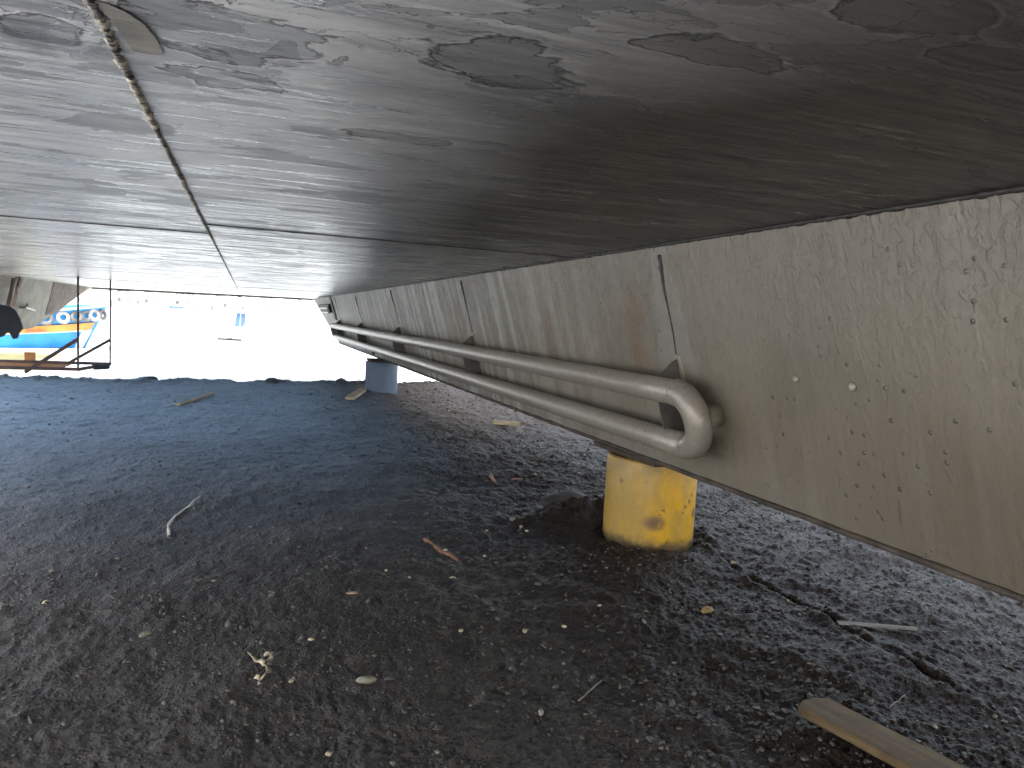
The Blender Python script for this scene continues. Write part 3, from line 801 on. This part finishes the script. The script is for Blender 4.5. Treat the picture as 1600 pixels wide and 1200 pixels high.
stone('mud_lump', (1105,958), .03, .02, .014, simple('ochre_mud', (.22,.14,.05), .8, 0, .4, 30, .006), 'ochre lump of mud below and right of the yellow pillar', 'mud lump', .2)
stone('mud_lump', (1168,972), .05, .022, .014, M_mud, 'dark flat mud lump right of the ochre one', 'mud lump', .1)
stone('mud_lump', (880,800), .17, .09, .055, M_mud, 'large dark mud mound just left of the yellow pillar', 'mud lump', .3, dz=.5)
def edge_rock(x, y, s, l, sh=.55):
    p = onz(x, 597); Y = 11.35; p = ony(x, y, Y); 
    o = stone('rock', (x, 597), s, s*.8, s*sh, M_dstone, l, 'rock'); o.location = (p.x, Y, float(ground_h(p.x, Y))+s*.15)
edge_rock(425, 600, .11, 'wide dark rock on the far edge of the soil, below the white boat')
edge_rock(533, 600, .09, 'rounded dark rock on the far edge of the soil, left of the far pillar', .8)
edge_rock(53, 592, .05, 'small dark rock on the soil edge below the hanging frame')
edge_rock(236, 594, .08, 'low dark rock on the soil edge, left of the white boat', .4)
bm = bmesh.new(); a = ony(663, 602, 11.6); tube(bm, [Vector((0,0,-.15)), Vector((0,0,.20))], .006, 6)
o = obj('stake', bm, M_darksteel); o.location = a; tag(o, 'thin dark stake on the soil edge right of the far pillar', 'stake')

# ------------------------------------------------------------------ hanging work frame, left
M_or = simple('faded_orange_board', (.95,.42,.12), .7, 0, .25, 5, .004)
M_rst = simple('rusty_brown_beam', (.16,.085,.06), .75, 0, .4, 10, .004)
M_rod = simple('hanger_rod', (.10,.08,.075), .6, 0, .3, 10, .002)
fx, fy0, fy1, fz = -2.43, 12.5, 13.75, -1.055
fr = empty('hanging_frame', (fx, fy0, fz), 'rusty frame with an orange board, hung on two thin rods below the far left hull', 'frame')
def L(p): return Vector(p) - Vector((fx, fy0, fz))
def part(name, fn, mat):
    bm = bmesh.new(); fn(bm); return obj(name, bm, mat, fr)
fx1 = ony(172, 570, fy1).x
part('front_beam', lambda b: bar(b, L((fx-5,fy0,fz)), L((fx+.02,fy0,fz)), .05, .05), M_rst)
part('rear_beam', lambda b: bar(b, L((fx-5,fy1,fz)), L((fx1,fy1,fz)), .05, .05), M_rst)
part('end_beam', lambda b: bar(b, L((fx,fy0,fz-.003)), L((fx1,fy1,fz-.003)), .05, .045), M_rst)
part('board', lambda b: box(b, L((fx-4.6,fy0+.04,fz-.02)), L((fx-.30,fy1-.25,fz-.005))), M_or)
part('hanger_rod', lambda b: tube(b, [L((fx,fy0,fz-.03)), L((fx,fy0,CZ))], .015, 8), M_rod)
part('hanger_rod', lambda b: tube(b, [L((fx1,fy1,fz)), L((fx1,fy1,CZ))], .014, 8), M_rod)
q0 = ony(120, 530, fy0); q1 = ony(40, 582, fy0)
part('brace', lambda b: bar(b, L((fx,fy0-.03,q0.z)), L((q1.x,fy0-.03,fz-.06)), .04, .05), M_rst)
q0 = ony(170, 531, fy1); q1 = ony(108, 567, fy1)
part('brace', lambda b: bar(b, L((fx1,fy1-.03,q0.z)), L((q1.x,fy1-.03,fz)), .035, .045), M_rst)
part('coupling', lambda b: tube(b, [L((fx+.12,fy0+.55,fz+.0)), L((fx+.28,fy0+.75,fz+.0))], .05, 10), M_darksteel)
part('post', lambda b: box(b, L((fx-1.0,fy1-.05,fz+.027)), L((fx-.86,fy1+.03,fz+.16))), M_or)

# ------------------------------------------------------------------ blue boat
M_bl = simple('bright_blue_boat_paint', (.02,.26,.62), .45, 0, .18, 1.5, .004)
M_bl2 = simple('light_blue_inner_paint', (.03,.38,.62), .5, 0, .15, 2, .004)
M_ost = simple('orange_stripe_paint', (.85,.30,.05), .5, 0, .15, 2, .003)
M_wht = simple('white_boat_paint', (.80,.80,.78), .5, 0, .08, 2, .003)
M_tyre = simple('old_grey_tyre_rubber', (.16,.15,.14), .8, 0, .4, 6, .01)
M_tyre2 = simple('pale_dusty_tyre_rubber', (.42,.40,.38), .8, 0, .3, 6, .01)
M_red = simple('red_letter_paint', (.65,.02,.05), .5, 0, .1, 2, .001)
bow = ony(168, 545, 33.0)
boat = empty('fishing_boat', (bow.x, bow.y, WZ), 'bright blue wooden boat with an orange stripe and old tyres hung along its side', 'boat')
BA = math.radians(14)       # heading of the bow
boat.rotation_euler.z = BA
# local: +x toward the bow tip at x=0; stern at x=-9
def bh(s):    # s 0 stern..1 bow : half breadth at gunwale
    return 1.5*(1-max(0,(s-.55)/.45)**2.4)**.75 + .02
def sheer(s): return 1.05+.10*s+.60*max(0,(s-.35)/.65)**2
NS = 40
def bpt(s, side, f):   # f 0 at keel..1 gunwale
    z0 = -.25; z = z0 + (sheer(s)-z0)*f
    fl = .62+.38*f**.7
    rake = .9*f*max(0,(s-.7)/.3)**1.2
    return Vector((-9.2+8.3*s+rake, side*bh(s)*(fl if s < .6 else fl*(1-.35*(1-f)*(s-.6)/.4)), z))
fs = [0,.2,.38,.55,.62,.70,.78,.88,1.0]
bm = bmesh.new()
grid = {}
for i in range(NS+1):
    for side in (-1, 1):
        for j, f in enumerate(fs): grid[i,side,j] = bm.verts.new(bpt(i/NS, side, f))
for i in range(NS):
    for side in (-1, 1):
        for j in range(len(fs)-1):
            fc = bm.faces.new([grid[i,side,j], grid[i+1,side,j], grid[i+1,side,j+1], grid[i,side,j+1]])
for i in (0, NS):
    for j in range(len(fs)-1): bm.faces.new([grid[i,-1,j], grid[i,1,j], grid[i,1,j+1], grid[i,-1,j+1]])
for i in range(NS): bm.faces.new([grid[i,-1,0], grid[i,1,0], grid[i+1,1,0], grid[i+1,-1,0]])
hb = obj('hull', bm, [M_bl], boat, True)
hb.data.shade_smooth() if hasattr(hb.data, 'shade_smooth') else None
# stripe
def band(f0, f1, out, mat, name, s0=0, s1=1, side=-1, n=40):
    bm = bmesh.new(); A = []
    for i in range(n+1):
        s = s0+(s1-s0)*i/n; p = bpt(s, side, f0); q = bpt(s, side, f1)
        A.append([bm.verts.new(p+Vector((0,side*.002,0))), bm.verts.new(p+Vector((0,side*out,0))), bm.verts.new(q+Vector((0,side*out,0))), bm.verts.new(q+Vector((0,side*.002,0)))])
    for a, b in zip(A, A[1:]):
        for k in range(4): bm.faces.new([a[k], a[(k+1)%4], b[(k+1)%4], b[k]])
    bm.faces.new(A[0]); bm.faces.new(A[-1][::-1])
    return obj(name, bm, mat, boat)
band(.50, .655, .03, M_ost, 'stripe', 0, .985)
band(.485, .505, .035, M_wht, 'lower_trim', 0, .985)
band(.655, .672, .045, M_darksteel, 'rubbing_strake', 0, .99)
band(.975, 1.03, .06, M_wht, 'gunwale', 0, 1.0)
band(.975, 1.03, .06, M_wht, 'gunwale', 0, 1.0, 1)
band(.10, .50, .015, M_wht, 'bow_flash', .955, .99)
bm = bmesh.new()
A = []
for i in range(21):
    s = .55+.42*i/20; p = bpt(s, 1, 1.0); A.append([bm.verts.new(p+Vector((0,-.02,0))), bm.verts.new(p+Vector((0,-.02,.34*(1-i/26)))), bm.verts.new(p+Vector((0,.05,.34*(1-i/26)))), bm.verts.new(p+Vector((0,.05,0)))])
for a, b in zip(A, A[1:]):
    for k in range(4): bm.faces.new([a[k], a[(k+1)%4], b[(k+1)%4], b[k]])
bm.faces.new(A[0]); bm.faces.new(A[-1][::-1]); obj('bulwark', bm, M_bl2, boat)
bm = bmesh.new()
P = [bpt(i/NS, -1, .80) for i in range(NS+1)]; Q = [bpt(i/NS, 1, .80) for i in range(NS+1)]
vp = [bm.verts.new(p) for p in P]; vq = [bm.verts.new(p) for p in Q]
for i in range(NS): bm.faces.new([vp[i], vp[i+1], vq[i+1], vq[i]])
obj('deck', bm, M_bl2, boat)
def tyre_mesh(mat, name='tyre'):
    bm = bmesh.new(); n, k = 28, 12; R0, r0 = .21, .085; rg = []
    for i in range(n):
        a = 2*math.pi*i/n
        rg.append([bm.verts.new(((R0+r0*math.cos(2*math.pi*j/k))*math.cos(a), r0*1.0*math.sin(2*math.pi*j/k), (R0+r0*math.cos(2*math.pi*j/k))*math.sin(a))) for j in range(k)])
    for i in range(n):
        for j in range(k): bm.faces.new([rg[i][j], rg[(i+1)%n][j], rg[(i+1)%n][(j+1)%k], rg[i][(j+1)%k]])
    return bm
T1 = T2 = None
for idx, (s, m) in enumerate([(.10,1),(.22,2),(.36,1),(.47,2),(.58,2),(.70,1),(.82,1),(.87,2),(.91,1),(.94,1),(.965,2),(.99,1)]):
    p = bpt(s, -1, .82); e = .01; t = (bpt(min(1,s+e), -1, .8)-bpt(s-e, -1, .8)); ang = math.atan2(t.y, t.x)
    if m == 1: 
        if not T1: T1 = obj('tyre', tyre_mesh(M_tyre), M_tyre, boat, True); o = T1
        else: o = T1.copy(); C.objects.link(o); o.parent = boat
    else:
        if not T2: T2 = obj('tyre', tyre_mesh(M_tyre2), M_tyre2, boat, True); o = T2
        else: o = T2.copy(); C.objects.link(o); o.parent = boat
    nn = Vector((t.y, -t.x, 0)).normalized()
    o.location = p + nn*.10; o.rotation_euler = (math.radians(-12), math.radians(random.uniform(-15,15)), ang); 
    sc_ = random.uniform(.78, .9); o.scale = (sc_,)*3
# lettering
def lettering(txt, size, mat, parent, loc, rot, name='lettering', squash=1.):
    cu = bpy.data.curves.new(name, 'FONT'); cu.body = txt; cu.size = size; cu.extrude = .004
    to = bpy.data.objects.new('tmp_text', cu); C.objects.link(to)
    bpy.context.view_layer.update()
    dg = bpy.context.evaluated_depsgraph_get(); me = bpy.data.meshes.new_from_object(to.evaluated_get(dg))
    bpy.data.objects.remove(to); o = bpy.data.objects.new(name, me); C.objects.link(o)
    me.materials.clear(); me.materials.append(mat); o.parent = parent; o.location = loc; o.rotation_euler = rot; o.scale = (squash,1,1)
    return o
sL = .768
pL = bpt(sL, -1, .53); t = bpt(sL+.02,-1,.55)-bpt(sL,-1,.55)
lettering('Jendez', .24, M_red, boat, pL+Vector((0,-.09,0)), (math.radians(104), 0, math.atan2(t.y, t.x)))

# ------------------------------------------------------------------ white cabin boat
M_win = simple('blue_tinted_window', (.055,.12,.27), .35, 0, .1, 3, .001)
M_hd = simple('dark_boot_top', (.02,.02,.02), .6, 0, .3, 3, .002)
wb = empty('cabin_boat', (-1.0, 45.2, WZ), 'small white cabin boat with a blue window, afloat in the middle of the glare', 'boat', rz=math.radians(-28))
def sect(y, hw, top, bot=-.2): return [(-hw,y,top),(-hw*.8,y,bot),(hw*.8,y,bot),(hw,y,top)]
bm = bmesh.new(); rows = []
for (y, hw, tp) in [(0,.88,.62),(1.5,.95,.60),(3,.9,.66),(4.2,.6,.80),(5.0,.06,.98)]: rows.append([bm.verts.new(p) for p in sect(y, hw, tp)])
for a, b in zip(rows, rows[1:]):
    for k in range(4): bm.faces.new([a[k], a[(k+1)%4], b[(k+1)%4], b[k]])
bm.faces.new(rows[0]); bm.faces.new(rows[-1][::-1]); obj('hull', bm, M_wht, wb)
bm = bmesh.new(); box(bm, (-.76,-.05,-.2), (.76,-.002,.12)); obj('boot_top', bm, M_hd, wb)
bm = bmesh.new(); prism(bm, [(-.60,1.2,.60),(.60,1.2,.60),(.50,1.3,1.78),(-.50,1.3,1.78)], (0,1.7,0)); cab = obj('cabin', bm, M_wht, wb, False, .03)
bm = bmesh.new(); prism(bm, [(-.38,1.17,.82),(.36,1.17,.82),(.27,1.262,1.62),(-.27,1.262,1.62)], (0,.012,0)); wn = obj('window', bm, M_win, cab)
bm = bmesh.new(); bar(bm, (0,1.16,.82), (0,1.255,1.62), .025); obj('mullion', bm, M_wht, wn)
bm = bmesh.new(); box(bm, (-.62,1.0,1.80), (.60,3.1,1.85)); obj('cabin_roof', bm, M_wht, cab)
bm = bmesh.new(); box(bm, (-.42,.985,1.785), (.0,.998,1.83)); obj('roof_shadow_strip', bm, M_hd, cab)
bm = bmesh.new()
for x in (-.85,.85): tube(bm, [(x,.1,.6),(x,.1,1.0),(x,2.4,1.05)], .018, 6)
obj('rail', bm, M_wht, wb)
bm = bmesh.new(); box(bm, (-.15,-.30,.15), (.15,-.02,.85)); obj('outboard_motor', bm, simple('pale_motor_cover', (.6,.6,.6), .5), wb, False, .03)

# ------------------------------------------------------------------ far shore
M_hill = simple('glare_pale_far_shore', (.70,.71,.72), .9, 0, .05, .02, .1)  # overbright white-out of the distance put into a pale colour
bm = bmesh.new(); N = 80; rr = []
for i in range(N+1):
    x = -600+1200*i/N; h = 16+9*mnoise.noise(Vector((x*.008,1,0)))
    rr.append([bm.verts.new((x,190,-2.2)), bm.verts.new((x,200,-1.0)), bm.verts.new((x,280,h*.5)), bm.verts.new((x,420,h)), bm.verts.new((x,600,-3))])
for a, b in zip(rr, rr[1:]):
    for k in range(4): bm.faces.new([a[k], b[k], b[k+1], a[k+1]])
tag(obj('far_hillside', bm, M_hill), kind='structure')
M_w1 = simple('white_house_wall', (.78,.77,.74), .8, 0, .05, .5, .01)
M_w2 = simple('cream_house_wall', (.72,.66,.55), .8, 0, .05, .5, .01)
M_dk = simple('dark_window_glass', (.20,.21,.22), .3, 0, .2, 2, .001)
M_rf = simple('grey_house_roof', (.32,.30,.29), .8, 0, .2, 2, .01)
M_gl = simple('grey_post_paint', (.22,.22,.22), .7)
specs = [  # px x, width m, height m, wall, roof kind, label
 (150, 9, 4.0, 1, 0, 'white flat-roofed shore house seen between the two hanger rods'),
 (186, 6, 3.2, 1, 1, 'small white gabled house just right of the right hanger rod'),
 (200, 7, 4.6, 2, 0, 'cream flat-roofed house standing behind the small gabled one'),
 (222, 8, 3.6, 1, 0, 'long white house with a row of dark square windows on the far shore'),
 (250, 7, 4.4, 2, 1, 'cream gabled house on the far shore left of the blue boat shed'),
 (300, 9, 3.6, 1, 1, 'wide white gabled house right of the blue boat shed'),
 (330, 6, 4.4, 1, 0, 'tall narrow white house on the far shore above the white boat'),
 (352, 7, 3.0, 2, 0, 'low cream house on the far shore, left above the white boat'),
 (388, 5, 2.6, 1, 0, 'small white hut with dark posts right above the cabin boat'),
 (415, 8, 3.0, 1, 1, 'white gabled house on the far shore, second from the right end'),
 (446, 9, 2.8, 2, 0, 'low cream flat house at the right end of the far shore'),
]
for i, (px, w, h, wl, rk, lb) in enumerate(specs):
    Y = 196 + (i*37 % 9); base = ony(px, 470, Y); bz = -1.35 + (.5 if i % 2 else 0)
    t = empty('shore_house', (base.x, Y, bz), lb, 'house', 'houses along the far shore')
    bm = bmesh.new(); box(bm, (-w/2,0,-1), (w/2,7,h)); wall = obj('wall', bm, M_w1 if wl == 1 else M_w2, t)
    bm = bmesh.new()
    if rk: prism(bm, [(-w/2-.3,-.3,h+.01),(w/2+.3,-.3,h+.01),(0,-.3,h+1.4)], (0,7.6,0))
    else: box(bm, (-w/2-.2,-.2,h+.01), (w/2+.2,7.2,h+.25))
    obj('roof', bm, M_rf, t)
    n = max(2, int(w/1.9))
    for k in range(n):
        x = -w/2 + w*(k+.5)/n
        if (k+i) % 4 == 3: bm = bmesh.new(); box(bm, (x-.45,-.05,-.2), (x+.45,-.01,1.9)); obj('door', bm, M_dk, t)
        else: bm = bmesh.new(); box(bm, (x-.4,-.05,1.1), (x+.4,-.01,2.0)); obj('window', bm, M_dk, t)
M_shed = simple('faded_blue_cabin', (.12,.22,.38))
# blue boat shed / moored blue boat at the far shore
p = ony(279, 466, 190); t = empty('moored_boat', (p.x, 188, WZ), 'tiny blue and white boat moored at the far shore under the edge of the vessel', 'boat')
bm = bmesh.new(); rows = []
for (x, hw, tp) in [(-3,.8,1.0),(-1,1.1,.9),(1.5,1.0,1.1),(3.4,.05,1.6)]: rows.append([bm.verts.new(q) for q in [(x,-hw,tp),(x,-hw*.6,-.2),(x,hw*.6,-.2),(x,hw,tp)]])
for a, b in zip(rows, rows[1:]):
    for k in range(4): bm.faces.new([a[k], a[(k+1)%4], b[(k+1)%4], b[k]])
bm.faces.new(rows[0]); bm.faces.new(rows[-1][::-1]); obj('hull', bm, M_wht, t)
bm = bmesh.new(); box(bm, (-1.9,-.8,1.05), (1.2,.8,1.7)); obj('cabin', bm, M_shed, t)
bm = bmesh.new(); box(bm, (-2.2,-1,1.72), (1.5,1,1.9)); obj('roof', bm, M_wht, t)
for i, px in enumerate((207, 255)):
    p = ony(px, 470, 185); bm = bmesh.new(); tube(bm, [(0,0,-.8),(0,0,8)], .16, 8); o = obj('mooring_pole', bm, M_gl); o.location = (p.x, 185, WZ)
    tag(o, ['grey pole in the far water, left one of the pair', 'grey pole in the far water, right one of the pair'][i], 'pole', 'mooring poles off the far shore')

# thin bluish haze volume added below the vessel to stand in for lens glare
hm = bpy.data.materials.new('glare_haze'); hm.use_nodes = True; nt = hm.node_tree; nt.nodes.clear()
ho = nt.nodes.new('ShaderNodeOutputMaterial'); hv = nt.nodes.new('ShaderNodeVolumeScatter')
hv.inputs['Color'].default_value = (.38,.60,1,1); hv.inputs['Density'].default_value = .030; hv.inputs['Anisotropy'].default_value = .86
ha = nt.nodes.new('ShaderNodeVolumeAbsorption'); ha.inputs['Color'].default_value = (.38,.60,1,1); ha.inputs['Density'].default_value = .030
hs = nt.nodes.new('ShaderNodeAddShader'); nt.links.new(hv.outputs[0], hs.inputs[0]); nt.links.new(ha.outputs[0], hs.inputs[1]); nt.links.new(hs.outputs[0], ho.inputs['Volume'])
bm = bmesh.new(); box(bm, (-3.6, 1.2, GZ-.3), (1.45, 18.8, CZ-.07)); hz = obj('haze', bm, hm); tag(hz, kind='structure')

# ------------------------------------------------------------------ light
SUN_EL, SUN_AZ = math.radians(58), math.radians(215)    # azimuth clockwise from +Y: behind and left
SKY = .85; SUN = 14.0
w = bpy.data.worlds.new('World'); sc.world = w; w.use_nodes = True
nt = w.node_tree; bg = nt.nodes['Background']; sk = nt.nodes.new('ShaderNodeTexSky'); sk.sky_type = 'NISHITA'
sk.sun_disc = False; sk.sun_elevation = SUN_EL; sk.sun_rotation = SUN_AZ; sk.dust_density = 3.; sk.air_density = 1.2
hsv = nt.nodes.new('ShaderNodeHueSaturation'); hsv.inputs['Saturation'].default_value = .5; nt.links.new(sk.outputs[0], hsv.inputs['Color']); nt.links.new(hsv.outputs[0], bg.inputs[0]); bg.inputs[1].default_value = SKY
ld = bpy.data.lights.new('sun', 'SUN'); ld.energy = SUN; ld.angle = math.radians(.5); ld.color = (1,.96,.90)
lo = bpy.data.objects.new('sun', ld); C.objects.link(lo)
dirv = Vector((math.sin(SUN_AZ)*math.cos(SUN_EL), math.cos(SUN_AZ)*math.cos(SUN_EL), math.sin(SUN_EL)))
lo.rotation_euler = dirv.to_track_quat('Z', 'Y').to_euler()

# ------------------------------------------------------------------ camera and render
cd = bpy.data.cameras.new('camera'); co = bpy.data.objects.new('camera', cd); C.objects.link(co)
cd.sensor_width = 36; cd.lens = F/1600*36; cd.clip_start = .02; cd.clip_end = 6000
right = R @ np.array([1,0,0]); up = R @ np.array([0,-1,0]); back = R @ np.array([0,0,-1])
co.matrix_world = Matrix(((right[0],up[0],back[0],0),(right[1],up[1],back[1],0),(right[2],up[2],back[2],0),(0,0,0,1)))
sc.camera = co
sc.render.engine = 'CYCLES'
sc.view_settings.view_transform = 'Standard'; sc.view_settings.look = 'None'
sc.view_settings.exposure = 0; sc.view_settings.gamma = 1
cy = sc.cycles; cy.use_denoising = True; cy.denoising_prefilter = 'ACCURATE'; cy.use_adaptive_sampling = True; cy.adaptive_threshold = .02; cy.max_bounces = 8; cy.diffuse_bounces = 5; cy.glossy_bounces = 4
cy.sample_clamp_indirect = 8
